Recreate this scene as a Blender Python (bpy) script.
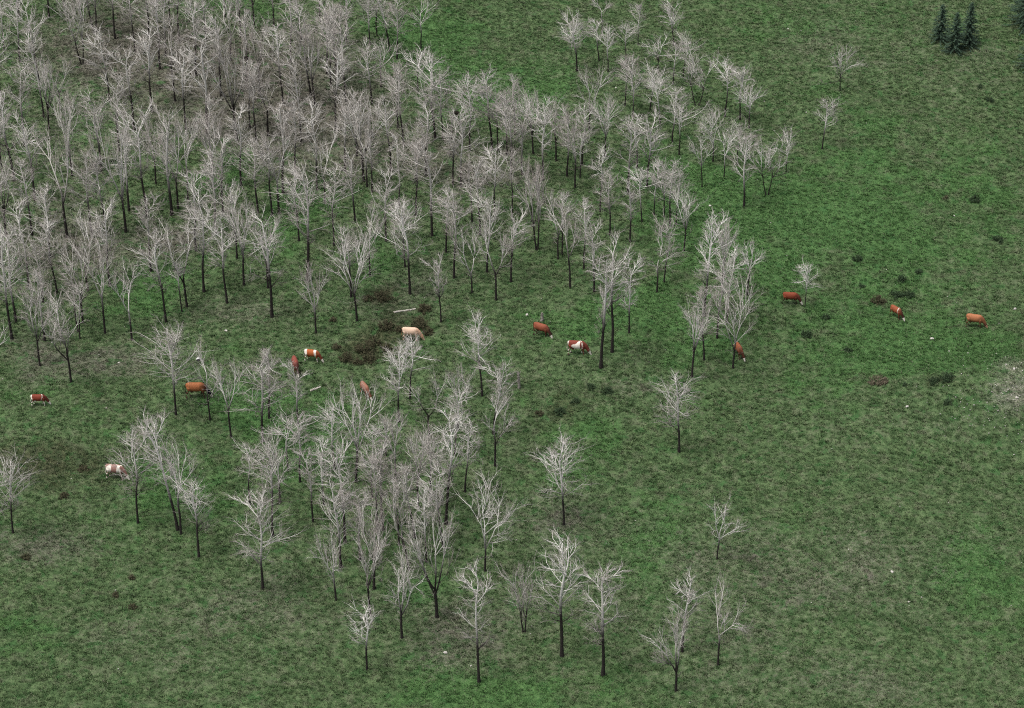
import bpy, bmesh, math, random
import numpy as np
from mathutils import Vector, noise as mnoise

for o in list(bpy.data.objects):
    bpy.data.objects.remove(o)
SC = bpy.context.scene
COL = SC.collection
R = math.radians

# ------------------------------------------------------------------ camera
W_PX, H_PX = 1024, 708
F_PX = 3000.0
PITCH = R(35.0)
CAM = np.array((0.0, -245.6, 172.0))
cam = bpy.data.cameras.new('camera')
cam.sensor_width = 36.0
cam.lens = F_PX / W_PX * 36.0
cam.clip_start = 1.0
cam.clip_end = 20000.0
cam_o = bpy.data.objects.new('camera', cam)
COL.objects.link(cam_o)
cam_o.location = CAM
cam_o.rotation_euler = (math.pi / 2 - PITCH, 0, 0)
SC.camera = cam_o
SC.render.resolution_x, SC.render.resolution_y = W_PX, H_PX

# ------------------------------------------------------------------ sky, sun, exposure
SUN_EL, SUN_AZ = R(70), R(245)        # azimuth clockwise from +Y: high on the left
world = bpy.data.worlds.new('World')
SC.world = world
world.use_nodes = True
wn = world.node_tree
wn.nodes.clear()
sky = wn.nodes.new('ShaderNodeTexSky')
sky.sky_type = 'NISHITA'
sky.sun_disc = False
sky.sun_elevation = SUN_EL
sky.sun_rotation = SUN_AZ
sky.air_density = 1.0
sky.dust_density = 6.0
sky.ozone_density = 1.0
hs = wn.nodes.new('ShaderNodeHueSaturation')   # clouded sky: the blue is mostly veiled
hs.inputs['Saturation'].default_value = 0.35
bg = wn.nodes.new('ShaderNodeBackground')
bg.inputs['Strength'].default_value = 0.12
wo = wn.nodes.new('ShaderNodeOutputWorld')
wn.links.new(sky.outputs[0], hs.inputs['Color'])
wn.links.new(hs.outputs[0], bg.inputs['Color'])
wn.links.new(bg.outputs[0], wo.inputs['Surface'])

sun = bpy.data.lights.new('sun', 'SUN')
sun.energy = 1.5
sun.angle = R(14)
sun.color = (1.0, 0.97, 0.92)
sun_o = bpy.data.objects.new('sun', sun)
COL.objects.link(sun_o)
sd = Vector((math.sin(SUN_AZ) * math.cos(SUN_EL), math.cos(SUN_AZ) * math.cos(SUN_EL), math.sin(SUN_EL)))
sun_o.rotation_euler = sd.to_track_quat('Z', 'Y').to_euler()
sun_o.location = (-90, -40, 150)

SC.view_settings.view_transform = 'Standard'
SC.view_settings.look = 'None'
SC.view_settings.gamma = 1.0
SC.view_settings.use_curve_mapping = False
SC.view_settings.exposure = 0.58
SC.cycles.use_denoising = False        # fine grass and twigs: keep every grain
SC.cycles.filter_width = 1.1
SC.cycles.max_bounces = 3
SC.cycles.diffuse_bounces = 2

# ------------------------------------------------------------------ projection helpers
SP, CP = math.sin(PITCH), math.cos(PITCH)


def project(p):
    """world points (...,3) -> pixel x, pixel y, depth"""
    p = np.asarray(p, float) - CAM
    xc = p[..., 0]
    yc = p[..., 1] * SP + p[..., 2] * CP
    zc = p[..., 1] * CP - p[..., 2] * SP
    return W_PX / 2 + F_PX * xc / zc, H_PX / 2 - F_PX * yc / zc, zc


def ray(px, py):
    a, b = (px - W_PX / 2) / F_PX, -(py - H_PX / 2) / F_PX
    return np.array((a, CP + b * SP, -SP + b * CP))


def flat_hit(px, py):
    d = ray(px, py)
    return CAM + d * (-CAM[2] / d[2])


KN = flat_hit(1035, 392)
SW = flat_hit(60, 470)


def height(x, y):
    x = np.asarray(x, float)
    y = np.asarray(y, float)
    h = 0.55 * np.sin(x * 0.071 + 1.3) * np.cos(y * 0.053 - 0.4) + 0.30 * np.sin(x * 0.15 - y * 0.11)
    h += 0.16 * np.sin(x * 0.37 + y * 0.29 + 2.0) * np.sin(y * 0.33 - x * 0.12) + 0.05 * np.sin(x * 1.05 + 0.6 * y) * np.sin(y * 0.9 - 0.5 * x)
    dx, dy = x - KN[0], y - KN[1]
    u = dx * 0.97 + dy * 0.22
    v = -dx * 0.22 + dy * 0.97
    h += 3.2 * np.exp(-(u / 16.0) ** 2 - (v / 6.5) ** 2)
    h -= 0.6 * np.exp(-((x - SW[0]) / 14) ** 2 - ((y - SW[1]) / 8) ** 2)
    fade = np.clip(1.4 - np.hypot(x, y) / 600.0, 0.25, 1)
    far = np.clip((np.hypot(x, y) - 250) / 900.0, 0, 1)
    h = h * fade + far * far * 14 * np.sin(x * 0.004 + 0.7) * np.cos(y * 0.0035)
    return h


def ground(px, py):
    """the point of the meadow seen at a pixel"""
    d = ray(px, py)
    z = 0.0
    for _ in range(12):
        t = (z - CAM[2]) / d[2]
        p = CAM + d * t
        z = float(height(p[0], p[1]))
    p[2] = z
    return p


def up_metres(base, h_px):
    """metres of an upright thing at base that is h_px tall in the picture"""
    y0 = project(base)[1]
    lo, hi = 0.0, 60.0
    for _ in range(40):
        m = (lo + hi) / 2
        if y0 - project(base + np.array((0, 0, m)))[1] < h_px:
            lo = m
        else:
            hi = m
    return (lo + hi) / 2


def px_metres(base, w_px):
    return w_px * project(base)[2] / F_PX


# ------------------------------------------------------------------ object helpers
def tag(o, label=None, cat=None, group=None, kind=None):
    if label:
        o['label'] = label
    if cat:
        o['category'] = cat
    if group:
        o['group'] = group
    if kind:
        o['kind'] = kind
    return o


def empty(name, loc, rz=0.0):
    o = bpy.data.objects.new(name, None)
    o.empty_display_size = 0.3
    COL.objects.link(o)
    o.location = loc
    o.rotation_euler = (0, 0, rz)
    return o


def mesh_np(name, verts, tris, attrs=None, smooth=False, quads=None):
    """mesh from numpy arrays; attrs: name -> (n,) float or (n,4) colour on points"""
    me = bpy.data.meshes.new(name)
    verts = np.ascontiguousarray(verts, dtype=np.float32)
    nt = 0 if tris is None else len(tris)
    nq = 0 if quads is None else len(quads)
    loops = []
    if nt:
        loops.append(np.asarray(tris, np.int32).ravel())
    if nq:
        loops.append(np.asarray(quads, np.int32).ravel())
    loops = np.concatenate(loops)
    tot = np.concatenate([np.full(nt, 3, np.int32), np.full(nq, 4, np.int32)])
    st = np.concatenate([[0], np.cumsum(tot)[:-1]]).astype(np.int32)
    me.vertices.add(len(verts))
    me.vertices.foreach_set('co', verts.ravel())
    me.loops.add(len(loops))
    me.loops.foreach_set('vertex_index', loops)
    me.polygons.add(nt + nq)
    me.polygons.foreach_set('loop_start', st)
    me.polygons.foreach_set('loop_total', tot)
    if smooth:
        me.polygons.foreach_set('use_smooth', np.ones(nt + nq, bool))
    for k, a in (attrs or {}).items():
        a = np.asarray(a, np.float32)
        if a.ndim == 1:
            at = me.attributes.new(k, 'FLOAT', 'POINT')
            at.data.foreach_set('value', a)
        else:
            at = me.attributes.new(k, 'FLOAT_COLOR', 'POINT')
            at.data.foreach_set('color', np.ascontiguousarray(a).ravel())
    me.update(calc_edges=True)
    return me


def link(name, me, mat, parent=None, loc=(0, 0, 0)):
    o = bpy.data.objects.new(name, me)
    COL.objects.link(o)
    if mat and not me.materials:
        me.materials.append(mat)
    o.location = loc
    if parent:
        o.parent = parent
    return o


# ------------------------------------------------------------------ materials
def new_mat(name, rough=0.85, spec=0.2):
    m = bpy.data.materials.new(name)
    m.use_nodes = True
    nt = m.node_tree
    b = nt.nodes['Principled BSDF']
    b.inputs['Roughness'].default_value = rough
    b.inputs['Specular IOR Level'].default_value = spec
    return m, nt, b


class N:
    """small node-building helper"""

    def __init__(self, nt):
        self.nt = nt

    def put(self, sock, v):
        if hasattr(v, 'is_output') or isinstance(v, bpy.types.NodeSocket):
            self.nt.links.new(v, sock)
        elif isinstance(v, (tuple, list)) and len(v) == 3 and sock.type == 'RGBA':
            sock.default_value = (*v, 1)
        else:
            sock.default_value = v

    def math(self, op, a, b=0.0, c=0.0, clamp=False):
        n = self.nt.nodes.new('ShaderNodeMath')
        n.operation = op
        n.use_clamp = clamp
        self.put(n.inputs[0], a)
        self.put(n.inputs[1], b)
        self.put(n.inputs[2], c)
        return n.outputs[0]

    def mix(self, f, a, b, mode='MIX'):
        n = self.nt.nodes.new('ShaderNodeMix')
        n.data_type = 'RGBA'
        n.blend_type = mode
        n.clamp_factor = True
        self.put(n.inputs[0], f)
        self.put(n.inputs[6], a)
        self.put(n.inputs[7], b)
        return n.outputs[2]

    def noise(self, vec, scale, detail=3.0, rough=0.55, dist=0.0):
        n = self.nt.nodes.new('ShaderNodeTexNoise')
        self.put(n.inputs['Vector'], vec)
        n.inputs['Scale'].default_value = scale
        n.inputs['Detail'].default_value = detail
        n.inputs['Roughness'].default_value = rough
        n.inputs['Distortion'].default_value = dist
        return n.outputs['Fac']

    def voro(self, vec, scale, feature='F1'):
        n = self.nt.nodes.new('ShaderNodeTexVoronoi')
        n.feature = feature
        self.put(n.inputs['Vector'], vec)
        n.inputs['Scale'].default_value = scale
        return n

    def step(self, v, a, b):
        n = self.nt.nodes.new('ShaderNodeMapRange')
        n.interpolation_type = 'SMOOTHSTEP'
        self.put(n.inputs[0], v)
        self.put(n.inputs[1], a)
        self.put(n.inputs[2], b)
        n.inputs[3].default_value = 0.0
        n.inputs[4].default_value = 1.0
        return n.outputs[0]

    def attr(self, name, typ='GEOMETRY'):
        n = self.nt.nodes.new('ShaderNodeAttribute')
        n.attribute_name = name
        n.attribute_type = typ
        return n

    def pos(self):
        return self.nt.nodes.new('ShaderNodeNewGeometry').outputs['Position']

    def shift(self, v, off):
        n = self.nt.nodes.new('ShaderNodeVectorMath')
        n.operation = 'ADD'
        self.put(n.inputs[0], v)
        n.inputs[1].default_value = off
        return n.outputs[0]


def pasture_colour(k, attr_type, extra=None):
    """meadow colour: short grass, lush patches, dry straw, leaf litter, heath, bare stony soil"""
    p = k.pos()
    z = k.attr('zone', attr_type)
    sep = k.nt.nodes.new('ShaderNodeSeparateColor')
    k.nt.links.new(z.outputs['Color'], sep.inputs[0])
    litter, lush, heath = sep.outputs[0], sep.outputs[1], sep.outputs[2]
    gravel = z.outputs['Alpha']
    big = k.noise(p, 0.09, 4, 0.6, 0.6)
    mid = k.noise(k.shift(p, (31, 7, 0)), 0.42, 4, 0.65, 0.4)
    fine = k.noise(k.shift(p, (3, 77, 0)), 1.7, 4, 0.7)
    grit = k.noise(k.shift(p, (13, 17, 0)), 6.5, 3, 0.75)
    c = k.mix(k.step(fine, 0.34, 0.66), (0.047, 0.082, 0.034), (0.092, 0.138, 0.062))
    c = k.mix(k.math('MULTIPLY', k.step(k.noise(k.shift(p, (63, 7, 0)), 0.9, 3, 0.6), 0.50, 0.64), 0.8), c, (0.100, 0.124, 0.070))              # olive grazed patches
    lush_f = k.math('MULTIPLY_ADD', lush, 0.30, k.math('MULTIPLY', big, 0.5))
    lush_f = k.math('MULTIPLY_ADD', mid, 0.45, lush_f)
    c = k.mix(k.step(lush_f, 0.53, 0.64), c, k.mix(k.step(grit, 0.35, 0.65), (0.041, 0.092, 0.031), (0.078, 0.150, 0.051)))
    # dry straw and last year's leaves
    dry = k.math('MULTIPLY_ADD', litter, 0.42, k.math('MULTIPLY', fine, 0.45))
    dry = k.math('MULTIPLY_ADD', grit, 0.42, dry)
    dry = k.math('MULTIPLY_ADD', k.noise(k.shift(p, (91, 3, 0)), 0.16, 3, 0.6), 0.30, dry)
    straw = k.mix(k.step(grit, 0.42, 0.62), (0.100, 0.098, 0.074), (0.185, 0.178, 0.146))
    c = k.mix(k.math('MULTIPLY', k.step(dry, 0.68, 0.90), 0.68), c, straw)
    lf = k.math('MULTIPLY_ADD', fine, 0.40, k.math('MULTIPLY_ADD', mid, 0.75, k.math('MULTIPLY', litter, 0.42)))
    brown = k.mix(k.step(grit, 0.35, 0.68), (0.062, 0.055, 0.046), (0.150, 0.136, 0.120))
    c = k.mix(k.math('MULTIPLY', k.step(lf, 0.74, 0.96), 0.72), c, brown)
    # heath: low dark brownish growth
    hf = k.math('MULTIPLY_ADD', mid, 0.55, k.math('MULTIPLY', heath, 0.6))
    c = k.mix(k.math('MULTIPLY', k.step(hf, 0.50, 0.80), 0.8), c, k.mix(k.step(fine, 0.4, 0.6), (0.034, 0.045, 0.022), (0.068, 0.068, 0.038)))
    gf = k.math('MULTIPLY_ADD', grit, 0.45, k.math('MULTIPLY', gravel, 0.55))
    c = k.mix(k.math('MULTIPLY', k.step(gf, 0.50, 0.72), 0.9), c, k.mix(k.step(grit, 0.5, 0.7), (0.165, 0.16, 0.128), (0.31, 0.30, 0.26)))
    blot = k.noise(k.shift(p, (45, 21, 0)), 1.15, 2, 0.55, 0.5)                 # clumps of ranker and thinner growth
    c = k.mix(1.0, c, k.mix(k.step(blot, 0.36, 0.62), (0.78, 0.84, 0.78), (1.12, 1.11, 1.10)), 'MULTIPLY')
    vivid = k.noise(k.shift(p, (11, 83, 0)), 0.75, 3, 0.6, 0.4)
    c = k.mix(k.math('MULTIPLY', k.step(vivid, 0.58, 0.66), 0.7), c, (0.042, 0.105, 0.034))
    # small dark green spots scattered by noise, for low dark herbs
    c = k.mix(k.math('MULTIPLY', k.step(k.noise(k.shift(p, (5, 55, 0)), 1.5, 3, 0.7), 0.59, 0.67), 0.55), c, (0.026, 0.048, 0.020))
    if extra:
        c = extra(c)
    return c, grit, fine


def mat_ground():
    m, nt, b = new_mat('meadow', 0.95, 0.1)
    k = N(nt)
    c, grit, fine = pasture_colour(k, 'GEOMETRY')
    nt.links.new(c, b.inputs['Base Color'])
    bp = nt.nodes.new('ShaderNodeBump')
    bp.inputs['Strength'].default_value = 0.9
    bp.inputs['Distance'].default_value = 0.12
    nt.links.new(k.math('ADD', grit, k.math('MULTIPLY', fine, 1.5)), bp.inputs['Height'])
    nt.links.new(bp.outputs[0], b.inputs['Normal'])
    return m


def mat_grass():
    m, nt, b = new_mat('grass', 0.75, 0.15)
    k = N(nt)

    def extra(c):
        rnd = k.attr('vary').outputs['Fac']
        c = k.mix(0.9, c, k.mix(rnd, (0.80, 0.82, 0.78), (1.30, 1.27, 1.25)), 'MULTIPLY')
        return k.mix(k.math('MULTIPLY', k.step(rnd, 0.93, 0.98), .6), c, (0.21, 0.20, 0.15))
    c, g, f = pasture_colour(k, 'INSTANCER', extra)
    nt.links.new(c, b.inputs['Base Color'])
    return m


def mat_bark():
    """dark furrowed bark low on the trunk, pale smooth bark on limbs, grey brown twigs; 'bark' says which"""
    m, nt, b = new_mat('bark', 0.85, 0.15)
    k = N(nt)
    a = k.attr('bark').outputs['Fac']
    t = k.attr('tint').outputs['Fac']
    tw = k.attr('twig').outputs['Fac']
    tc = nt.nodes.new('ShaderNodeTexCoord').outputs['Object']
    n1 = k.noise(tc, 3.0, 4, 0.7)
    n2 = k.noise(tc, 14.0, 3, 0.7)
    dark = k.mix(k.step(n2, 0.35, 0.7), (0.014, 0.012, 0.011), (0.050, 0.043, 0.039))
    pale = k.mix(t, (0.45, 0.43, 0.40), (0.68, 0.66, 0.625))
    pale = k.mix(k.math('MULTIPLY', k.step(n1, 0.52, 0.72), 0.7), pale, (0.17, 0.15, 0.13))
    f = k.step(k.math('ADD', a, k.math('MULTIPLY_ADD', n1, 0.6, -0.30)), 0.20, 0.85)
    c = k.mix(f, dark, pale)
    twc = k.mix(t, (0.215, 0.185, 0.170), (0.345, 0.318, 0.292))
    c = k.mix(tw, c, twc)
    nt.links.new(c, b.inputs['Base Color'])
    return m


def mat_leafy(name, dark, light, scale=5.0, rough=0.8):
    m, nt, b = new_mat(name, rough, 0.15)
    k = N(nt)
    v = k.attr('vary').outputs['Fac']
    n = k.noise(k.pos(), scale, 3, 0.6)
    c = k.mix(k.math('MULTIPLY_ADD', v, 0.7, k.math('MULTIPLY_ADD', n, 0.8, -0.3), clamp=True), dark, light)
    nt.links.new(c, b.inputs['Base Color'])
    return m


def mat_noise(name, a, b_, scale, rough=0.85, bump=0.02, lo=0.4, hi=0.65):
    m, nt, b = new_mat(name, rough, 0.2)
    k = N(nt)
    tc = nt.nodes.new('ShaderNodeTexCoord').outputs['Object']
    n = k.noise(tc, scale, 5, 0.65)
    nt.links.new(k.mix(k.step(n, lo, hi), a, b_), b.inputs['Base Color'])
    bp = nt.nodes.new('ShaderNodeBump')
    bp.inputs['Distance'].default_value = bump
    nt.links.new(n, bp.inputs['Height'])
    nt.links.new(bp.outputs[0], b.inputs['Normal'])
    return m


def mat_coat():
    m, nt, b = new_mat('cow_coat', 0.7, 0.2)
    k = N(nt)
    c = k.attr('coat').outputs['Color']
    n = k.noise(nt.nodes.new('ShaderNodeTexCoord').outputs['Object'], 9, 4, 0.65)
    nt.links.new(k.mix(0.5, c, k.mix(n, (0.55, 0.55, 0.55), (1.4, 1.4, 1.4)), 'MULTIPLY'), b.inputs['Base Color'])
    return m


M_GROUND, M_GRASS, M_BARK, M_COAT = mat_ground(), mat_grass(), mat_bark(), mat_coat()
M_SPRUCE = mat_leafy('spruce_needles', (0.014, 0.030, 0.019), (0.064, 0.105, 0.068))
M_SPRUCE_BARK = mat_noise('spruce_bark', (0.03, 0.022, 0.018), (0.09, 0.07, 0.055), 8)
M_SHRUB_BROWN = mat_leafy('shrub_brown', (0.038, 0.040, 0.021), (0.100, 0.090, 0.054))
M_SHRUB_GREEN = mat_leafy('shrub_green', (0.020, 0.038, 0.018), (0.056, 0.092, 0.044))
M_SHRUB_TAN = mat_leafy('shrub_tan', (0.055, 0.045, 0.032), (0.20, 0.17, 0.12))
M_SHRUB_STEM = mat_noise('shrub_stem', (0.04, 0.03, 0.022), (0.12, 0.10, 0.08), 10)
M_LOG = mat_noise('weathered_log', (0.40, 0.375, 0.335), (0.16, 0.135, 0.11), 4.0, 0.8, 0.03, 0.45, 0.7)
M_LOG_END = mat_noise('log_end', (0.75, 0.70, 0.60), (0.55, 0.47, 0.36), 9.0, 0.8, 0.01)
M_STUMP = mat_noise('stump_wood', (0.30, 0.28, 0.25), (0.07, 0.06, 0.05), 5.0, 0.9, 0.03)
M_STONE = mat_noise('pale_stone', (0.45, 0.43, 0.395), (0.27, 0.255, 0.23), 3.0, 0.85, 0.03)
M_STONE_PIED = mat_noise('pied_stone', (0.75, 0.74, 0.72), (0.03, 0.03, 0.035), 1.6, 0.8, 0.03, 0.46, 0.52)
M_NEST = mat_noise('nest_twigs', (0.018, 0.014, 0.011), (0.06, 0.048, 0.038), 9)
M_HOOF = mat_noise('hoof', (0.03, 0.025, 0.02), (0.06, 0.05, 0.04), 12)
M_HORN = mat_noise('horn', (0.45, 0.40, 0.32), (0.25, 0.21, 0.16), 8, 0.5)

# ------------------------------------------------------------------ the meadow
# patches of ground: pixel centre, radii, strength -> litter, lush, heath, gravel
LITTER = [(180, 60, 190, 60, .42), (60, 160, 80, 60, .4), (70, 250, 90, 45, .6), (320, 130, 110, 60, .55), (260, 100, 120, 60, .35),
          (480, 165, 90, 30, .6), (110, 362, 60, 22, .6), (120, 40, 90, 50, .5), (390, 300, 70, 25, .4), (700, 545, 80, 35, .25),
          (560, 515, 70, 30, .5), (40, 545, 70, 25, .6), (270, 590, 110, 50, .3), (200, 640, 170, 60, .2), (640, 620, 260, 60, .3),
          (910, 425, 110, 22, .3), (870, 560, 160, 60, .35), (140, 660, 90, 50, .15), (880, 380, 20, 8, .3), (820, 40, 80, 50, .35),
          (960, 60, 70, 50, .35), (460, 640, 60, 40, .4), (440, 265, 80, 30, .3), (240, 310, 70, 22, .45), (850, 690, 200, 40, .3),
          (550, 65, 90, 40, .25), (640, 385, 60, 18, .4), (180, 240, 40, 20, .6), (30, 360, 40, 40, .45)]
LUSH = [(935, 352, 80, 12, .9), (870, 250, 150, 90, .25), (60, 85, 35, 14, .9), (92, 112, 30, 22, 1.1), (215, 12, 45, 18, 1.2), (425, 40, 60, 35, .8), (237, 152, 18, 22, 1.1), (215, 180, 25, 14, 1.1),
        (300, 440, 40, 45, .9), (310, 205, 30, 20, .8), (380, 260, 25, 20, .8), (285, 225, 20, 30, .8), (520, 85, 70, 35, .8), (700, 210, 70, 60, .5),
        (640, 310, 60, 40, .6), (860, 200, 160, 80, .45), (930, 350, 80, 30, .6), (560, 330, 60, 25, .5), (590, 450, 50, 40, .6), (40, 400, 60, 30, .3),
        (150, 290, 40, 30, .8), (170, 480, 50, 30, .6), (650, 560, 40, 60, .6), (420, 590, 30, 20, .6), (30, 620, 40, 30, .6), (480, 690, 80, 20, .6),
        (230, 410, 40, 25, .7), (370, 420, 60, 30, .4), (980, 560, 60, 50, .5), (820, 20, 140, 30, .3), (780, 330, 80, 60, .3), (500, 700, 200, 25, .3)]
HEATH = [(500, 670, 700, 130, .34), (90, 560, 160, 120, .2), (80, 462, 60, 35, .6), (365, 350, 40, 18, .9), (400, 322, 50, 25, .7), (560, 412, 40, 20, .7), (610, 390, 60, 14, .5), (480, 445, 60, 30, .45),
         (385, 292, 30, 12, .6), (940, 380, 22, 6, 1.0), (900, 292, 22, 7, .7), (20, 460, 40, 30, .5), (720, 530, 60, 15, .4), (250, 465, 30, 15, .5)]
GRAVEL = [(1015, 393, 52, 34, .8), (930, 430, 90, 16, .3), (1010, 362, 30, 10, .35)]


def blob_sum(px, py, blobs):
    s = np.zeros_like(px)
    for cx, cy, rx, ry, a in blobs:
        s += a * np.exp(-((px - cx) / rx) ** 2 - ((py - cy) / ry) ** 2)
    return np.clip(s, 0, 1.2)


def axis(lo, hi, step, far):
    a = np.arange(lo, hi + step / 2, step)
    out, d, s = [], hi, step
    while d < far:
        s *= 1.35
        d += s
        out.append(d)
    lo_out, d, s = [], lo, step
    while d > -far:
        s *= 1.35
        d -= s
        lo_out.append(d)
    return np.concatenate([lo_out[::-1], a, out])


gx, gy = axis(-78, 78, 0.7, 6000), axis(-64, 88, 0.7, 6000)
GX, GY = np.meshgrid(gx, gy)
GZ = height(GX, GY)
gv = np.stack([GX, GY, GZ], -1).reshape(-1, 3)
nx_, ny_ = len(gx), len(gy)
ii = np.arange((ny_ - 1) * nx_).reshape(ny_ - 1, nx_)[:, :-1].ravel()
gq = np.stack([ii, ii + 1, ii + nx_ + 1, ii + nx_], -1)
qx, qy, qz = project(gv)
ok = (np.abs(gv[:, 0]) < 90) & (gv[:, 1] > -80) & (gv[:, 1] < 110)
qx = np.where(ok, qx, 5000)
qy = np.where(ok, qy, 5000)
zone = np.stack([blob_sum(qx, qy, b) for b in (LITTER, LUSH, HEATH, GRAVEL)], -1)
near = (qx > -90) & (qx < W_PX + 90) & (qy > -70) & (qy < H_PX + 70)
dens = np.where(near, 1.0, 0.0)
ground_o = link('ground', mesh_np('ground', gv, None, {'zone': zone, 'dens': dens}, True, gq), M_GROUND)
tag(ground_o, 'green grazed hillside meadow with dry straw and leaf litter patches', 'meadow', kind='structure')


# ---- grass tussocks: instanced, nobody could count them
def sward_mesh(name, seed, nt):
    """a square metre or so of tufts, each with its own shade ('vary')"""
    rg = random.Random(seed)
    vs, ts, va = [], [], []
    for q in range(nt):
        cx, cy = rg.uniform(-.66, .66), rg.uniform(-.66, .66)
        big = rg.random() < .035
        nb, hgt, rad, wid = (18, rg.uniform(.16, .24), .20, .024) if big else (10, rg.uniform(.045, .115), rg.uniform(.10, .20), rg.uniform(.016, .026))
        shade = rg.random()
        for i in range(nb):
            a = rg.uniform(0, 6.283)
            r = rad * math.sqrt(rg.random())
            x, y = cx + r * math.cos(a), cy + r * math.sin(a)
            b = a + rg.uniform(-1.2, 1.2)
            h = hgt * rg.uniform(0.55, 1.15)
            sx, sy = -math.sin(b) * wid, math.cos(b) * wid
            lx, ly = math.cos(b) * h * rg.uniform(.25, .9), math.sin(b) * h * rg.uniform(.25, .9)
            n = len(vs)
            vs += [(x - sx, y - sy, -0.03), (x + sx, y + sy, -0.03), (x + lx * .45 + sx * .8, y + ly * .45 + sy * .8, h * .7),
                   (x + lx * .45 - sx * .8, y + ly * .45 - sy * .8, h * .7), (x + lx, y + ly, h * rg.uniform(.75, 1))]
            ts += [(n, n + 1, n + 2), (n, n + 2, n + 3), (n + 3, n + 2, n + 4)]
            va += [min(1, max(0, shade + rg.uniform(-.12, .12)))] * 5
    return mesh_np(name, np.array(vs), np.array(ts), {'vary': np.array(va)})


tcol = bpy.data.collections.new('tussock_sources')
for i in range(8):
    me = sward_mesh('grass_sward', i + 5, 24)
    me.materials.append(M_GRASS)
    tcol.objects.link(bpy.data.objects.new('grass_sward', me))

ng = bpy.data.node_groups.new('grass_scatter', 'GeometryNodeTree')
ng.interface.new_socket('Geometry', in_out='INPUT', socket_type='NodeSocketGeometry')
ng.interface.new_socket('Geometry', in_out='OUTPUT', socket_type='NodeSocketGeometry')
gi, go = ng.nodes.new('NodeGroupInput'), ng.nodes.new('NodeGroupOutput')
oi_ = ng.nodes.new('GeometryNodeObjectInfo')
oi_.inputs['Object'].default_value = ground_o
na = ng.nodes.new('GeometryNodeInputNamedAttribute')
na.data_type = 'FLOAT'
na.inputs['Name'].default_value = 'dens'
mul = ng.nodes.new('ShaderNodeMath')
mul.operation = 'MULTIPLY'
mul.inputs[1].default_value = 0.85
dp = ng.nodes.new('GeometryNodeDistributePointsOnFaces')
dp.distribute_method = 'POISSON'
dp.inputs['Distance Min'].default_value = 0.72
dp.inputs['Density Max'].default_value = 6.0
ci = ng.nodes.new('GeometryNodeCollectionInfo')
ci.inputs['Collection'].default_value = tcol
ci.inputs['Separate Children'].default_value = True
ci.inputs['Reset Children'].default_value = True
ip = ng.nodes.new('GeometryNodeInstanceOnPoints')
ip.inputs['Pick Instance'].default_value = True
rr = ng.nodes.new('FunctionNodeRandomValue')
rr.data_type = 'FLOAT_VECTOR'
rr.inputs[0].default_value = (-0.02, -0.02, 0)
rr.inputs[1].default_value = (0.02, 0.02, 6.28)
rs = ng.nodes.new('FunctionNodeRandomValue')
rs.data_type = 'FLOAT'
rs.inputs[2].default_value = 0.85
rs.inputs[3].default_value = 1.25
lk = ng.links.new
mul.inputs[1].default_value = 1.0
lk(na.outputs['Attribute'], mul.inputs[0])
sg_ = ng.nodes.new('GeometryNodeSeparateGeometry')
lk(oi_.outputs['Geometry'], sg_.inputs['Geometry'])
lk(na.outputs['Attribute'], sg_.inputs['Selection'])
lk(sg_.outputs['Selection'], dp.inputs['Mesh'])
lk(mul.outputs[0], dp.inputs['Density Factor'])
lk(dp.outputs['Points'], ip.inputs['Points'])
lk(ci.outputs[0], ip.inputs['Instance'])
lk(rr.outputs[0], ip.inputs['Rotation'])
lk(rs.outputs[1], ip.inputs['Scale'])
lk(ip.outputs[0], go.inputs[0])
gme = mesh_np('grass', np.array([(0, 0, -5), (.01, 0, -5), (0, .01, -5)]), np.array([(0, 1, 2)]))
grass_o = link('grass', gme, M_GRASS)
md = grass_o.modifiers.new('scatter', 'NODES')
md.node_group = ng
tag(grass_o, 'short tufted pasture grass covering the whole hillside', 'grass', kind='stuff')


# ------------------------------------------------------------------ skeleton trees
UPV = np.array((0, 0, 1.0))


def unit(v):
    return v / np.maximum(np.linalg.norm(v, axis=-1, keepdims=True), 1e-9)


def grow(rg, P, n, t0, t1, length, ang, up, M, wob=0.08, tpow=1.0):
    """n children on each parent polyline P (N,K,3) -> (N*n, M, 3), t, parent index"""
    Np, K, _ = P.shape
    idx = np.repeat(np.arange(Np), n)
    base = (np.tile(np.arange(n), Np) + rg.random(Np * n)) / n
    t = t0 + (t1 - t0) * base ** tpow
    u = t * (K - 1)
    i0 = np.minimum(u.astype(int), K - 2)
    fr = (u - i0)[:, None]
    a, b = P[idx, i0], P[idx, i0 + 1]
    pos = a + (b - a) * fr
    tan = unit(b - a)
    rv = rg.normal(size=(Np * n, 3))
    perp = unit(rv - tan * np.sum(rv * tan, -1, keepdims=True))
    an = (ang[0] + (ang[1] - ang[0]) * rg.random(Np * n))[:, None]
    d = unit(tan * np.cos(an) + perp * np.sin(an))
    L = length(t, idx) if callable(length) else np.full(Np * n, length)
    L = L * (0.7 + 0.6 * rg.random(Np * n))
    out = np.empty((Np * n, M, 3))
    out[:, 0] = pos
    st = (L / (M - 1))[:, None]
    for k in range(1, M):
        out[:, k] = out[:, k - 1] + d * st
        d = unit(d + UPV * up + rg.normal(size=d.shape) * wob)
    return out, t, idx


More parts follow.
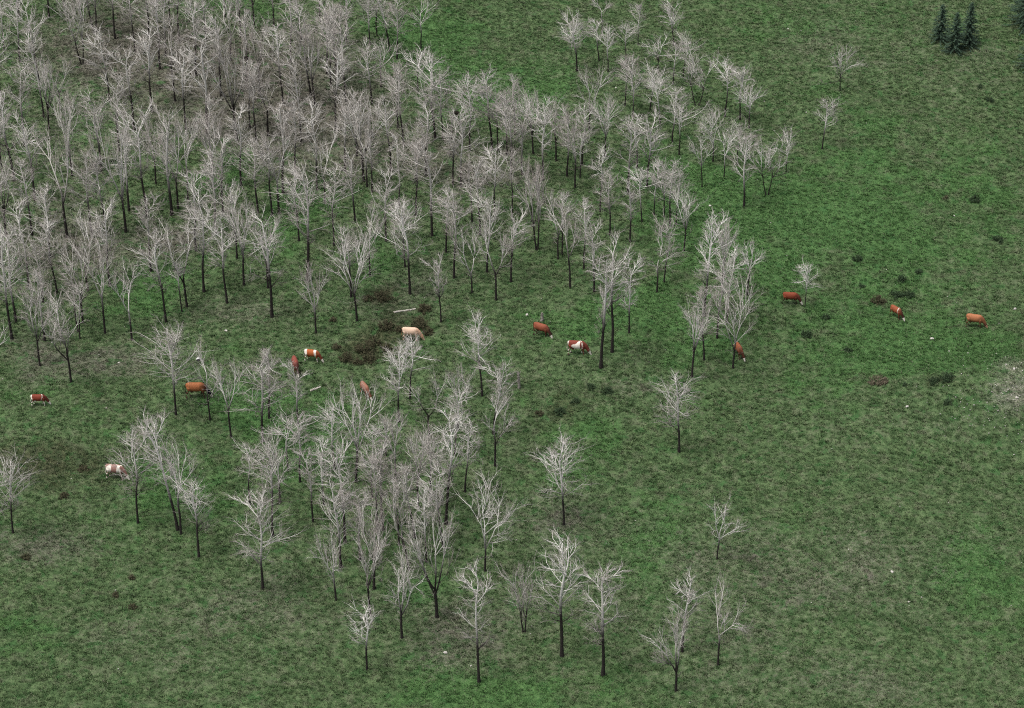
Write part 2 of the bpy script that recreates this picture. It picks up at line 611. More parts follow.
def skin(P, Rd, S, tip):
    """tapered tubes round polylines; tip closes the last ring to a point"""
    Nn, M, _ = P.shape
    tan = np.empty_like(P)
    tan[:, 1:-1] = P[:, 2:] - P[:, :-2]
    tan[:, 0] = P[:, 1] - P[:, 0]
    tan[:, -1] = P[:, -1] - P[:, -2]
    tan = unit(tan)
    ref = np.where(np.abs(tan[..., 2:3]) > 0.9, np.array((1.0, 0.13, 0)), UPV)
    u = unit(np.cross(ref, tan))
    v = np.cross(tan, u)
    Mr = M - 1 if tip else M
    a = np.arange(S) * (2 * math.pi / S)
    ring = P[:, :Mr, None, :] + Rd[:, :Mr, None, None] * (np.cos(a)[:, None] * u[:, :Mr, None, :] + np.sin(a)[:, None] * v[:, :Mr, None, :])
    per = Mr * S + (1 if tip else 0)
    vs = ring.reshape(Nn, Mr * S, 3)
    if tip:
        vs = np.concatenate([vs, P[:, -1:, :]], 1)
    j = np.arange(S)
    jn = (j + 1) % S
    tr = []
    for k in range(Mr - 1):
        tr.append(np.stack([k * S + j, k * S + jn, (k + 1) * S + jn], -1))
        tr.append(np.stack([k * S + j, (k + 1) * S + jn, (k + 1) * S + j], -1))
    if tip:
        tr.append(np.stack([(Mr - 1) * S + j, (Mr - 1) * S + jn, np.full(S, Mr * S)], -1))
    tr = np.concatenate(tr)
    tris = (tr[None] + (np.arange(Nn) * per)[:, None, None]).reshape(-1, 3)
    # point index of every vertex, so that attributes can follow the skeleton
    pid = np.repeat(np.arange(Mr), S)
    if tip:
        pid = np.concatenate([pid, [M - 1]])
    return vs.reshape(-1, 3), tris, pid


def stem_line(rg, H, K, wob, tx=0.0, ty=0.0, base=(0, 0, 0)):
    t = np.linspace(0, 1, K)
    ph = rg.random(4) * 6.28
    x = wob * H * (np.sin(t * 4.1 + ph[0]) - np.sin(ph[0])) * t + wob * H * .4 * np.sin(t * 9 + ph[1]) * t
    y = wob * H * (np.sin(t * 3.7 + ph[2]) - np.sin(ph[2])) * t + wob * H * .4 * np.sin(t * 8 + ph[3]) * t
    P = np.stack([x + tx * H * t ** 0.8, y + ty * H * t ** 0.8, H * t], -1)
    return P + np.array(base)


def gen_tree(seed, H, W, f, style, lean, limbs_n=0):
    """bare broadleaf: trunk that splits into ascending limbs which fork again and again; 'n' carries side limbs on a
    longer leader, 'v' forks at the crown's start, 'd' has two stems from one foot"""
    rg = np.random.default_rng(seed)
    r0 = (0.0096 * H + 0.016) * rg.uniform(0.85, 1.15)
    levels, trunks, limbs = [], [], []

    def taper(P, ra, rb, pw=1.0):
        t = np.linspace(0, 1, P.shape[1])[None]
        ra = np.broadcast_to(np.asarray(ra, float), (len(P),)).reshape(-1, 1)
        return ra + (rb - ra) * t ** pw
    if style == 'v' and not limbs_n and rg.random() < .40:
        style = 'n'
    nstem = 2 if style == 'd' else 1
    thin = H < 7.5
    fat = float(np.clip(H / 10.0, .74, 1.05))
    if thin:
        f = min(f * 1.10, .6)
    elif style == 'v':
        f *= .84
    else:
        f *= .78
    W *= 1.12 if thin else .95
    for s in range(nstem):
        if style == 'd':
            sg = -1 if s == 0 else 1
            tx, ty, hs, rr0 = sg * rg.uniform(.10, .20), rg.uniform(-.06, .06), H * (1.0 if s == 0 else rg.uniform(.82, 1)), r0 * .78
            bs = (sg * 0.10, 0, 0)
            sub = 'v'
        else:
            tx, ty, hs, rr0, bs, sub = 0, 0, H, r0, (0, 0, 0), style
        ft = f if sub == 'v' else f + (1 - f) * rg.uniform(.56, .78)
        T = stem_line(rg, hs * ft, 11, 0.014, tx, ty, bs)[None]
        trunks.append((T, taper(T, rr0, rr0 * (.74 if sub == 'v' else .55))))
        C = hs * (1 - ft)                                    # crown depth above the fork
        nl = int(rg.integers(3, 6)) if nstem == 1 else 3
        if sub == 'n':
            nl = 3
        if style == 'v' and rg.random() < .30:
            nl = 2
        if limbs_n:
            nl = limbs_n
        az = rg.random() * 6.28 + np.arange(nl) * 6.28 / nl + rg.normal(size=nl) * .4
        el = np.radians(rg.uniform(50, 74, nl))
        if nl > 2:
            el[0] = R(82)
        d = np.stack([np.cos(az) * np.cos(el), np.sin(az) * np.cos(el), np.sin(el)], -1)
        M = 6
        Ln = C * rg.uniform(.38, .60, nl)
        L1 = np.empty((nl, M, 3))
        ti = np.clip(10 - rg.integers(0, 3, nl), 0, 10)
        ti[0] = 10
        L1[:, 0] = T[0, ti]
        for k in range(1, M):
            L1[:, k] = L1[:, k - 1] + d * (Ln / (M - 1))[:, None]
            d = unit(d + UPV * .07 + rg.normal(size=d.shape) * .09)
        rl = rr0 * (.60 if nl < 4 else .52) * (1 if sub == 'v' else .8)
        limbs.append((L1, taper(L1, rl, rl * .55)))
        # limbs fork at their ends and throw side limbs
        L2a, t, i = grow(rg, L1, 3, .82, 1.0, C * .34, (R(12), R(34)), .06, 5, .08)
        L2b, t2, i2 = grow(rg, L1, 2, .25, .80, C * .26, (R(28), R(48)), .08, 5, .08)
        limbs.append((L2a, taper(L2a, rl * .54, .020 * fat)))
        limbs.append((L2b, taper(L2b, rl * .46, .020 * fat)))
        L2 = [L2a, L2b]
        if sub == 'n':
            n1 = int(rg.integers(13, 20) * (.7 if thin else 1))
            lw = lambda t, i: W * .44 * np.interp((t - f / ft) / (1 - f / ft), [0, .2, .5, 1], [.62, .95, 1.0, .62])
            S1, t, i = grow(rg, T, n1, min(f / ft, .85), .97, lw, (R(24), R(46)), .12, 6, .08)
            limbs.append((S1, taper(S1, rr0 * .36 * (1.2 - .5 * t), .015 * fat)))
            S2, t, i = grow(rg, S1, 4, .25, 1.0, W * .20, (R(18), R(42)), .06, 5, .08)
            levels.append((S2, taper(S2, .023 * fat, .009 * fat), 3, True, .15))
            S3, t, i = grow(rg, S2, 4, .2, 1.0, W * .10, (R(18), R(44)), .04, 3, .09)
            levels.append((S3, taper(S3, .0105 * fat, .005), 3, True, .75))
            S4, t, i = grow(rg, S3, 4, .12, 1.0, W * .06, (R(16), R(42)), .03, 2, .1)
            S4 = S4[np.arange(len(S4)) % 3 != 0]
            levels.append((S4, taper(S4, .0072 * fat, .0035), 3, True, 1.0))
        L2 = np.concatenate(L2)
        k3 = 4 if nstem == 1 and nl < 4 and sub == 'v' else 3
        if thin and nl > 2:
            k3 = 3
        L3, t, i = grow(rg, L2, k3, .25, 1.0, C * .21, (R(16), R(40)), .06, 4, .08)
        levels.append((L3, taper(L3, (.031 - .008 * t) * fat, .010 * fat), 3, True, .08))
        L4, t, i = grow(rg, L3, 3 if thin or sub == 'n' else 4, .25, 1.0, C * .125, (R(16), R(42)), .05, 3, .09)
        levels.append((L4, taper(L4, .0118 * fat, .005), 3, True, .70))
        L5, t, i = grow(rg, L4, 4, .12, 1.0, C * .075, (R(16), R(42)), .03, 2, .1)
        L5 = L5[np.arange(len(L5)) % 4 != 0]
        levels.append((L5, taper(L5, .0070 * fat, .0035), 3, True, 1.0))
        # thin shoots and a stray low branch below the crown
        E1, t, i = grow(rg, T, int(rg.integers(2, 5 if thin else 8)), (.72 if thin else .58) if sub == 'v' else .45, .97, W * .22, (R(50), R(88)), .10, 5, .16)
        levels.append((E1, taper(E1, .020, .008), 3, True, .5))
        E2, t, i = grow(rg, E1, 5, .2, 1.0, W * .085, (R(25), R(60)), .04, 3, .15)
        levels.append((E2, taper(E2, .0085, .005), 3, True, .9))
        if rg.random() < .45:
            B1, t, i = grow(rg, T, 1, .62, .95, W * .50, (R(62), R(85)), .09, 7, .12)
            limbs.append((B1, taper(B1, .045, .014)))
            B2, t, i = grow(rg, B1, 8, .3, 1.0, W * .14, (R(25), R(60)), .08, 4, .15)
            levels.append((B2, taper(B2, .0165, .008), 3, True, .6))
    # fit to the measured height and spread
    allp = np.concatenate([l[0].reshape(-1, 3) for l in levels])
    sz = H / np.percentile(allp[:, 2], 99.6)
    sx = (W / 2) / np.percentile(np.abs(allp[:, 0] - np.median(allp[:, 0])), 96.5)
    sx = float(np.clip(sx, .45, 1.8))

    def fit(P):
        Q = P.copy()
        Q[..., 0] *= sx
        Q[..., 1] *= sx
        Q[..., 2] *= sz
        s = np.clip(Q[..., 2] / H, 0, 1.2)
        Q[..., 0] += lean * s ** 1.15
        return Q
    tint = float(np.clip(rg.normal(.72 if thin else .5, .28), 0, 1))
    b0 = rg.uniform(.30, .52)

    def pack(items):
        V, T_, BK, TW, off = [], [], [], [], 0
        for P, Rd, S, tip, tw in items:
            Q = fit(P)
            vs, ts, pid = skin(Q, Rd, S, tip)
            V.append(vs)
            T_.append(ts + off)
            off += len(vs)
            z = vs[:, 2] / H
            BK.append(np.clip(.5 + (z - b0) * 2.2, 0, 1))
            TW.append(np.full(len(vs), tw))
        V = np.concatenate(V)
        return V, np.concatenate(T_), {'bark': np.concatenate(BK), 'twig': np.concatenate(TW), 'tint': np.full(len(V), tint)}
    # flare at the foot of the trunk, set a little into the ground
    tr = []
    for T, Rd in trunks:
        Rd = Rd.copy()
        T = T.copy()
        Rd[:, 0] *= 1.45
        T[:, 0, 2] -= 0.25
        tr.append((T, Rd, 7, False, 0.0))
    trunk = pack(tr)
    crown = pack([(P, Rd, 4, True, 0.0) for P, Rd in limbs] + levels)
    return trunk, crown


# base x, base y, height, crown width (pixels), crown start, lean in pixels, style | label
TREES = """
335 470 64 28 .42 -2 n
372 498 74 30 .42 0 n
399 545 78 30 .42 -3 v
430 500 74 32 .42 2 n
360 560 74 28 .42 -2 n
455 455 68 30 .42 2 n
250 505 62 28 .42 -2 v
20 62 78 34 .40 0 n
25 146 84 36 .38 2 n
14 181 88 38 .38 -2 n
72 176 84 36 .40 0 v
101 171 88 38 .38 2 n
119 151 80 34 .42 0 n
175 101 86 38 .38 -2 n
186 131 84 36 .40 0 v
152 112 82 36 .40 2 n
196 76 80 36 .40 0 n
221 97 84 36 .40 -2 n
231 61 76 34 .40 2 v
291 62 78 34 .40 0 n
301 142 86 36 .40 0 n
336 131 84 36 .40 2 n
346 101 82 34 .40 -2 v
241 186 82 34 .42 0 n
196 251 84 36 .42 0 n
151 271 78 34 .42 2 n
110 286 84 38 .40 -2 v
29 286 88 38 .40 0 n
299 241 82 36 .42 0 n
334 246 78 34 .42 2 n
345 171 80 34 .42 0 v
391 171 76 32 .42 -2 n
416 216 78 34 .42 0 n
386 241 74 30 .44 0 n
426 176 72 32 .42 2 v
19 17 70 32 .42 0 n
131 17 72 32 .42 0 n
206 41 76 34 .40 2 n
241 37 70 32 .42 0 v
301 42 72 32 .42 -2 n
346 42 66 32 .42 0 n
81 21 72 32 .42 0 n
2 172 80 34 .40 2 v
106 236 82 36 .42 0 n
216 233 80 34 .42 -2 n
300 482 70 26 .42 0 n
396 482 72 28 .42 -2 v
426 562 74 28 .42 2 n
324 505 66 24 .45 -2 n
465 492 72 28 .42 3 n
49 17 82 34 .45 0 n
64 7 80 34 .45 0 v
95 32 85 40 .45 0 d
82 64 80 42 .42 -6 d | bare tree with two dark stems parting in a V, upper left wood
115 39 78 34 .45 0 n
149 37 76 34 .45 0 v
160 69 84 40 .42 -2 n
166 56 74 34 .45 0 v
135 52 70 32 .45 0 n
1 101 74 34 .45 2 n
4 50 58 30 .4 0 v
39 82 84 36 .40 -2 n
44 118 86 38 .36 -4 n
49 129 72 36 .40 2 v
60 110 62 38 .36 2 v
110 102 78 40 .36 -2 n
134 130 86 42 .36 0 n
126 232 126 52 .36 -3 v | very tall bare tree with broad fan crown and long dark trunk, left wood
129 211 90 36 .45 4 n
147 217 110 42 .40 -1 n
156 184 78 34 .45 0 v
35 200 90 38 .38 0 n
67 237 120 50 .42 -3 v
92 236 90 46 .40 -2 n
88 291 80 44 .40 -2 v
32 235 78 34 .42 -2 v
50 257 72 40 .40 2 v
83 323 90 44 .34 2 v
105 333 96 52 .42 3 v3 | bare tree with wide open fan crown at the wood's lower left edge
132 340 80 38 .42 -4 v2 | short bare tree with pale broken fork, last at the wood's lower edge
166 322 92 42 .36 -3 n
16 322 92 40 .40 0 n
12 339 114 54 .36 -2 v | tall bare tree with broad forked crown near the left picture edge
2 266 105 42 .38 0 n
6 235 86 40 .40 0 v
57 293 72 38 .38 -4 n
43 302 62 36 .35 0 v
40 366 88 48 .38 0 v | bare tree with dark trunk, lower left of the wood's front row
45 341 76 36 .42 -2 n
71 382 88 42 .38 -2 v3 | bare tree with forked crown standing foremost of the left wood
78 332 72 26 .42 -6 n
80 339 56 24 .40 2 v
-5 377 56 34 .30 0 v
170 27 78 32 .45 0 n
179 41 80 34 .45 0 v
225 17 70 32 .45 2 n
254 25 60 26 .45 0 v
274 27 64 30 .45 0 n
320 22 66 30 .45 0 v
327 74 78 36 .45 0 n
331 87 84 36 .45 0 v
337 88 90 42 .38 2 n
311 96 92 40 .42 -14 n | bare tree whose long dark trunk leans to the left, upper wood
315 106 88 36 .42 -6 v
247 82 74 20 .55 0 n | slim bare tree carrying a dark bird nest in its crown
260 92 72 32 .45 0 v
261 58 46 34 .36 0 v
208 138 116 46 .40 -3 v
212 168 76 34 .45 -2 n
237 141 116 48 .38 -6 v
256 140 76 34 .42 0 n
268 136 82 40 .40 4 v
250 128 70 30 .45 0 n
283 105 82 38 .42 0 v
296 178 86 38 .42 -2 n
178 209 92 40 .38 2 v
172 215 110 36 .36 -2 n
188 200 84 40 .42 2 v
258 213 76 42 .42 -3 v
272 215 84 34 .45 0 n
279 214 96 40 .40 0 v
283 193 90 38 .42 0 n
213 188 76 32 .45 0 v
223 212 80 34 .45 0 n
325 203 78 34 .42 0 v
317 190 92 38 .38 0 n
308 281 122 62 .36 3 v | tall broad bare tree rising behind the small tree with white forked limbs
316 333 74 38 .42 -2 v3 | small bare tree with white open fork at the wood's lower edge
187 307 94 48 .40 -3 v
182 312 52 18 .50 -5 n | thin leaning bare sapling beside a taller dark trunk
204 292 104 46 .42 2 v | tall bare tree with pale fork above a straight dark trunk
227 303 90 38 .46 -4 n
244 285 96 46 .46 2 v
237 259 76 34 .48 0 v
272 317 108 54 .36 -2 n | broad bare tree with low spreading branches at the wood's lower edge
268 288 76 34 .42 0 v
351 297 70 32 .42 0 n
357 321 98 64 .34 -3 v4 | broad bare tree with wide spreading limbs above the dark shrubs
410 294 96 58 .36 -3 n4 | broad bare tree with low spreading limbs, just above the pale fallen log
405 267 68 34 .45 0 n
441 322 66 28 .40 -1 n | small narrow bare tree to the right of the cream cow
370 276 74 32 .40 2 v
472 293 68 34 .36 -3 v2
454 278 94 40 .42 2 v
446 253 66 34 .42 0 n
432 236 102 46 .38 -4 v
399 207 70 30 .45 2 v
355 221 74 32 .46 -2 n
364 182 98 64 .34 -6 v | bare tree with the widest fan crown in the middle of the wood
357 156 70 34 .42 0 n
367 187 66 30 .42 0 v
372 192 62 26 .45 3 n
381 87 56 36 .36 2 v
372 104 66 32 .45 -2 n
397 59 62 26 .50 2 n
390 52 62 30 .45 -8 v
421 48 50 32 .42 0 v3 | small forked bare tree at the upper wood's right tip
377 36 52 34 .45 -2 v
370 45 60 36 .45 -2 n
398 128 70 36 .42 -4 v
404 146 84 38 .42 -8 n
418 92 46 26 .45 0 v
435 138 90 50 .36 -4 v | bare tree with dense rounded fan crown, upper middle of the wood
443 140 66 30 .45 0 n
452 140 64 34 .45 0 v
470 151 78 36 .46 -3 v
461 187 84 46 .42 -2 v | bare tree with a small dark bird nest near its top
453 185 66 28 .45 0 n
416 182 60 34 .42 2 v
472 222 70 32 .45 0 n
487 272 78 38 .45 2 v
480 235 74 36 .42 0 n
496 300 82 40 .42 -2 v2 | bare tree with clear pale fork at the lower middle edge of the wood
511 282 72 34 .38 3 n
495 215 72 38 .42 -2 v
512 217 70 34 .42 0 n
532 222 62 30 .42 0 v
537 250 90 44 .45 -3 d
558 259 70 38 .45 0 v
562 255 62 30 .45 2 n
584 269 72 26 .45 -3 n
570 288 78 48 .48 -2 v2 | bare tree with level pale fork above the red cow and white patched cow
594 292 70 26 .36 0 n
515 135 62 32 .45 0 v
498 152 66 34 .42 0 n
492 150 86 36 .40 -4 v
507 155 62 30 .45 0 v
511 176 74 34 .42 0 n
533 154 66 36 .45 -3 v
522 175 72 36 .42 0 v
543 180 82 36 .45 -3 n
556 161 68 34 .45 -2 v
567 176 70 26 .45 0 n
575 188 78 40 .42 -2 v
582 165 62 30 .42 0 n
580 178 46 24 .45 3 v
589 130 68 46 .36 2 v | bare tree with wide spreading crown standing just above the middle rows
605 157 66 38 .42 0 v
625 106 54 26 .45 0 n
633 117 60 32 .42 0 v
628 193 78 34 .36 -1 n
647 187 74 34 .42 1 v
637 168 56 26 .42 0 n
571 55 30 24 .45 0 n
577 71 62 34 .42 -4 v | lone small bare tree at the upper left tip of the right belt
602 33 40 28 .45 0 v
599 61 44 22 .42 -4 n
608 72 46 24 .42 0 v
626 66 44 26 .45 0 v
638 45 42 20 .42 -1 n
674 46 44 24 .45 -5 v
658 72 38 32 .36 0 v
650 110 48 32 .42 3 n
660 125 54 36 .42 -4 v
673 84 44 24 .42 0 n
683 78 44 28 .42 2 v
697 106 56 40 .36 -4 d
672 142 56 26 .42 2 n
679 155 54 42 .42 2 v
725 117 58 36 .48 0 v
740 120 56 28 .42 -2 n
749 128 48 30 .38 0 v
713 162 60 34 .42 -3 v
724 177 50 26 .42 0 v
702 187 54 28 .42 -2 v
737 165 48 34 .42 0 n
744 207 78 34 .40 0 n
767 195 54 40 .40 -5 d
786 172 42 34 .38 0 v | small broad bare tree at the right end of the belt
600 212 62 28 .45 0 v
610 235 62 30 .42 -3 n
630 242 64 22 .40 -2 n
642 222 56 26 .45 -6 v
654 215 56 24 .42 0 n
664 217 58 30 .42 0 v
670 226 70 36 .38 -1 n
676 224 50 24 .42 0 v
684 251 64 38 .38 2 v | bare tree with white fan limbs at the belt's right side
657 292 72 44 .42 0 v2 | forked bare tree with two pale limbs, front of the right belt
664 282 62 26 .40 4 n
601 368 120 40 .36 2 v | very tall bare tree right of the white patched cow
612 352 122 42 .36 3 n
629 333 76 26 .36 2 n
722 287 70 28 .40 3 v
747 295 58 28 .42 3 v
704 316 102 40 .36 2 n
704 360 76 36 .40 -4 n
692 377 78 34 .46 1 v
717 338 88 34 .42 4 v
727 323 76 32 .42 2 n
733 368 94 58 .26 0 v4 | wide bare tree with white limbs forking low beside a brown cow
840 91 46 38 .34 -1 v4 | small spreading bare tree alone high on the right slope
822 149 52 26 .36 3 n | small narrow bare tree alone on the right slope
805 307 44 24 .30 -2 n | little pale bare tree behind the dark red cow
176 415 92 58 .38 -3 n | broad bare tree with spreading branches left of the orange cow
210 420 66 36 .36 -3 v | small bare tree whose thin trunk stands by the orange cow's head
231 437 76 40 .46 -3 v2 | bare tree with thin open fork, second right of the orange cow
263 442 94 50 .34 1 n | bare tree with low level branches right of the orange cow
269 418 70 30 .40 2 n
298 424 66 26 .38 -2 n | thin bare tree standing in front of a dark red cow
138 523 96 48 .36 0 v | bare tree in front of the pale patched cow, lower left
181 534 96 46 .40 0 v
178 530 118 34 .46 -26 n | bare tree leaning far to the left behind a straight one, lower left
199 557 80 38 .36 -2 n
263 589 98 56 .30 -3 n4 | broad bare tree with one long level branch reaching left, lower left grove
273 536 96 38 .40 -2 n
280 502 74 36 .40 2 v
288 472 60 42 .36 1 v
313 522 72 22 .50 -4 v | thin small bare tree standing alone between two clumps of the grove
13 533 80 48 .34 2 v | bare tree with twin stems at the lower left picture edge
356 482 104 54 .40 7 v4
386 456 42 28 .42 -1 v
345 542 104 38 .42 -4 n
341 567 92 40 .42 -6 v
336 600 76 38 .36 -4 v3 | bare tree with branches swept left, lower left of the grove
383 530 92 44 .38 -3 n
377 533 82 30 .40 0 v
374 589 94 36 .42 5 v
370 616 88 36 .38 -2 v
409 570 82 28 .50 -16 v2 | thin bare tree with long pale trunk leaning left, middle of the grove
415 538 76 32 .40 -10 v
446 524 120 40 .34 5 n
443 548 80 36 .40 -8 v
402 638 90 38 .34 -4 v
437 617 118 52 .30 -4 v4
367 670 66 30 .32 -2 n | small bare tree alone at the grove's lower left corner
399 422 84 36 .38 0 n | bare tree with thick dark trunk below the cream cow
410 399 62 30 .40 2 n
429 436 72 44 .36 -2 v2
458 430 72 34 .40 4 v
418 507 84 36 .42 2 v
482 396 80 36 .38 -2 n | bare tree with tall dark trunk right of the grove's top
495 466 78 36 .42 4 v2 | bare tree with white fork over a curved trunk, right of the grove
493 434 78 40 .40 10 n
485 571 94 56 .36 2 v3 | bare tree splitting into three white limbs on the grove's right side
479 682 116 38 .30 -2 n | tall narrow bare tree standing lowest in the middle of the picture
524 632 74 38 .34 -3 d
562 656 124 50 .32 -2 n4 | tallest bare tree of the lower front, with two tiers of branches
603 675 112 44 .34 2 n4
676 691 86 46 .34 -2 v3 | bare tree with wide low fork at the bottom edge
682 652 78 34 .36 3 n
718 665 78 40 .42 2 v2 | bare tree with clear white fork, rightmost along the bottom
717 559 62 34 .36 2 v3 | small bare tree alone on the lower right meadow
564 525 86 50 .36 -2 n | broad bare tree standing alone right of the grove
679 452 82 44 .30 -1 n | bushy bare tree standing alone below the right belt
"""

ORD = ['first', 'second', 'third', 'fourth', 'fifth', 'sixth', 'seventh', 'eighth', 'ninth', 'tenth', 'eleventh', 'twelfth', 'thirteenth', 'fourteenth', 'fifteenth', 'sixteenth']
trees = []
for ln in TREES.strip().splitlines():
    a, _, lab = ln.partition('|')
    q = a.split()
    trees.append(dict(x=float(q[0]), y=float(q[1]), h=float(q[2]), w=float(q[3]), f=float(q[4]), lean=float(q[5]), s=q[6][0], n=int(q[6][1:] or 0), label=lab.strip()))


def region(t):
    if t['y'] >= 380:
        return 'the lower grove'
    if t['x'] >= 590:
        return 'the right belt'
    return 'the upper left wood' if t['x'] < 335 else 'the middle wood'


regs = {}
for t in trees:
    regs.setdefault(region(t), []).append(t)
for rn, ts in regs.items():
    ts.sort(key=lambda t: t['y'])
    nrow = max(1, round(len(ts) / 9))
    for r_ in range(nrow):
        row = ts[r_ * len(ts) // nrow:(r_ + 1) * len(ts) // nrow]
        row.sort(key=lambda t: t['x'])
        for i, t in enumerate(row):
            if not t['label']:
                k_ = 'tall' if t['h'] > 90 else 'small' if t['h'] < 55 else 'broad' if t['w'] > 44 else 'slim' if t['w'] < 30 else 'grey'
                k2 = ' twin stemmed' if t['s'] == 'd' else ' forked' if t['s'] == 'v' else ''
                t['label'] = (f"{k_ if not k2.startswith(' twin') else ''}{k2} bare tree, {ORD[i]} from left, {ORD[r_]} row from top in {rn}").strip()
GROUP = {'the lower grove': 'bare trees of the lower grove', 'the right belt': 'bare trees of the right belt',
         'the upper left wood': 'bare trees of the upper left wood', 'the middle wood': 'bare trees of the middle wood'}
for n_, t in enumerate(trees):
    b = ground(t['x'], t['y'])
    Hm = up_metres(b, t['h'])
    Wm = px_metres(b, t['w']) * (1.14 if t['y'] >= 380 else 1.0)
    ln = px_metres(b, t['lean'])
    root = empty('bare_tree', b)
    tag(root, t['label'], 'tree', GROUP[region(t)])
    (tv, tt, ta), (cv, ct, ca) = gen_tree(1000 + n_ * 7, Hm, Wm, t['f'], t['s'], ln, t['n'])
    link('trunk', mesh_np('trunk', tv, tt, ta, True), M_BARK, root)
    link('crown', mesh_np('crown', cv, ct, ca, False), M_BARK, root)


# ------------------------------------------------------------------ cows
def loft(bm, pts, S=14):
    """rings along a path: (centre, half width across, half height, axis dir); one closed tube"""
    rings = []
    for (c, hw, hh, d) in pts:
        d = Vector(d).normalized()
        side = Vector((0, 0, 1)).cross(d)
        if side.length < .05:
            side = Vector((0, 1, 0))
        side.normalize()
        upv = d.cross(side).normalized()
        rings.append([bm.verts.new(Vector(c) + side * math.cos(a) * hw + upv * math.sin(a) * hh) for a in [i * 2 * math.pi / S for i in range(S)]])
    for a, b in zip(rings, rings[1:]):
        for i in range(S):
            j = (i + 1) % S
            bm.faces.new((a[i], a[j], b[j], b[i]))
    bm.faces.new(rings[0][::-1])
    bm.faces.new(rings[-1])


def cow_body(turn, stride, graze=1.0):
    """a cow facing +X, feet at z=0, head down to the grass; one continuous surface"""
    bm = bmesh.new()
    # trunk: rump to shoulder
    loft(bm, [((-.84, 0, 1.05), .06, .08, (1, 0, .2)), ((-.78, 0, 1.05), .15, .20, (1, 0, .1)), ((-.66, 0, 1.03), .225, .29, (1, 0, .1)), ((-.50, 0, 1.00), .265, .345, (1, 0, 0)),
              ((-.25, 0, .95), .31, .385, (1, 0, 0)), ((.05, 0, .93), .325, .395, (1, 0, 0)), ((.35, 0, .95), .30, .385, (1, 0, 0)),
              ((.56, 0, .98), .24, .35, (1, 0, 0)), ((.70, 0, .96), .18, .28, (1, 0, -.2)), ((.82, 0, .92), .10, .16, (1, 0, -.4))])
    # neck and head, swung sideways by turn
    c, s = math.cos(turn), math.sin(turn)

    def sw(x, z):
        r = x - .66
        return (.66 + r * c, r * s, z)
    zt = lambda z: .98 + (z - .98) * graze
    dirn = lambda dx, dz: (dx * c, dx * s, dz)
    loft(bm, [(sw(.62, zt(1.00)), .17, .28, dirn(1, -.4)), (sw(.82, zt(.86)), .145, .23, dirn(.8, -.7)), (sw(.98, zt(.66)), .115, .18, dirn(.6, -.9)),
              (sw(1.09, zt(.48)), .115, .155, dirn(.6, -.9)), (sw(1.17, zt(.36)), .125, .145, dirn(.6, -.9)), (sw(1.25, zt(.23)), .095, .115, dirn(.55, -.9)),
              (sw(1.32, zt(.12)), .075, .085, dirn(.5, -.9)), (sw(1.36, zt(.06)), .070, .070, dirn(.5, -.9)), (sw(1.375, zt(.03)), .045, .045, dirn(.5, -.9))], 12)
    # legs: front (wrist) and hind (stifle, hock pointing back)
    for sy, st in ((-1, stride), (1, -stride)):
        y = .17 * sy
        loft(bm, [((.55, y, .92), .11, .16, (0, 0, -1)), ((.55 + st * .10, y, .70), .085, .115, (st * .2, 0, -1)), ((.55 + st * .25, y, .46), .06, .07, (st * .4, 0, -1)),
                  ((.55 + st * .34, y, .40), .062, .066, (st * .3, 0, -1)), ((.55 + st * .46, y, .16), .042, .048, (st * .2, 0, -1)),
                  ((.56 + st * .50, y, .07), .055, .065, (0, 0, -1)), ((.58 + st * .52, y, .0), .06, .075, (0, 0, -1))], 10)
        st = -st
        y = .18 * sy
        loft(bm, [((-.56, y, .98), .13, .22, (0, 0, -1)), ((-.52 + st * .08, y, .74), .11, .17, (0, 0, -1)), ((-.60 + st * .2, y, .55), .07, .095, (-.4, 0, -1)),
                  ((-.69 + st * .28, y, .44), .055, .075, (-.3, 0, -1)), ((-.68 + st * .36, y, .20), .043, .050, (.05, 0, -1)),
                  ((-.66 + st * .42, y, .07), .056, .066, (.1, 0, -1)), ((-.64 + st * .44, y, .0), .06, .076, (0, 0, -1))], 10)
    # udder and brisket
    bmesh.ops.create_uvsphere(bm, u_segments=10, v_segments=6, radius=.15, matrix=__import__('mathutils').Matrix.Translation((-.36, 0, .56)))
    bmesh.ops.create_uvsphere(bm, u_segments=10, v_segments=6, radius=.17, matrix=__import__('mathutils').Matrix.Translation((.66, 0, .70)))
    me = bpy.data.meshes.new('cow_body')
    bm.to_mesh(me)
    bm.free()
    o = bpy.data.objects.new('tmp', me)
    COL.objects.link(o)
    rm = o.modifiers.new('r', 'REMESH')
    rm.mode = 'VOXEL'
    rm.voxel_size = .042
    sm = o.modifiers.new('s', 'SMOOTH')
    sm.factor = .5
    sm.iterations = 4
    dg = bpy.context.evaluated_depsgraph_get()
    out = bpy.data.meshes.new_from_object(o.evaluated_get(dg))
    bpy.data.objects.remove(o)
    bpy.data.meshes.remove(me)
    out.name = 'body'
    for p in out.polygons:
        p.use_smooth = True
    head = (Vector(sw(1.13, zt(.42))), Vector(dirn(.55, -.85 * graze)).normalized(), Vector((-s, c, 0)))
    return out, head


WHITE = (.72, .66, .58)


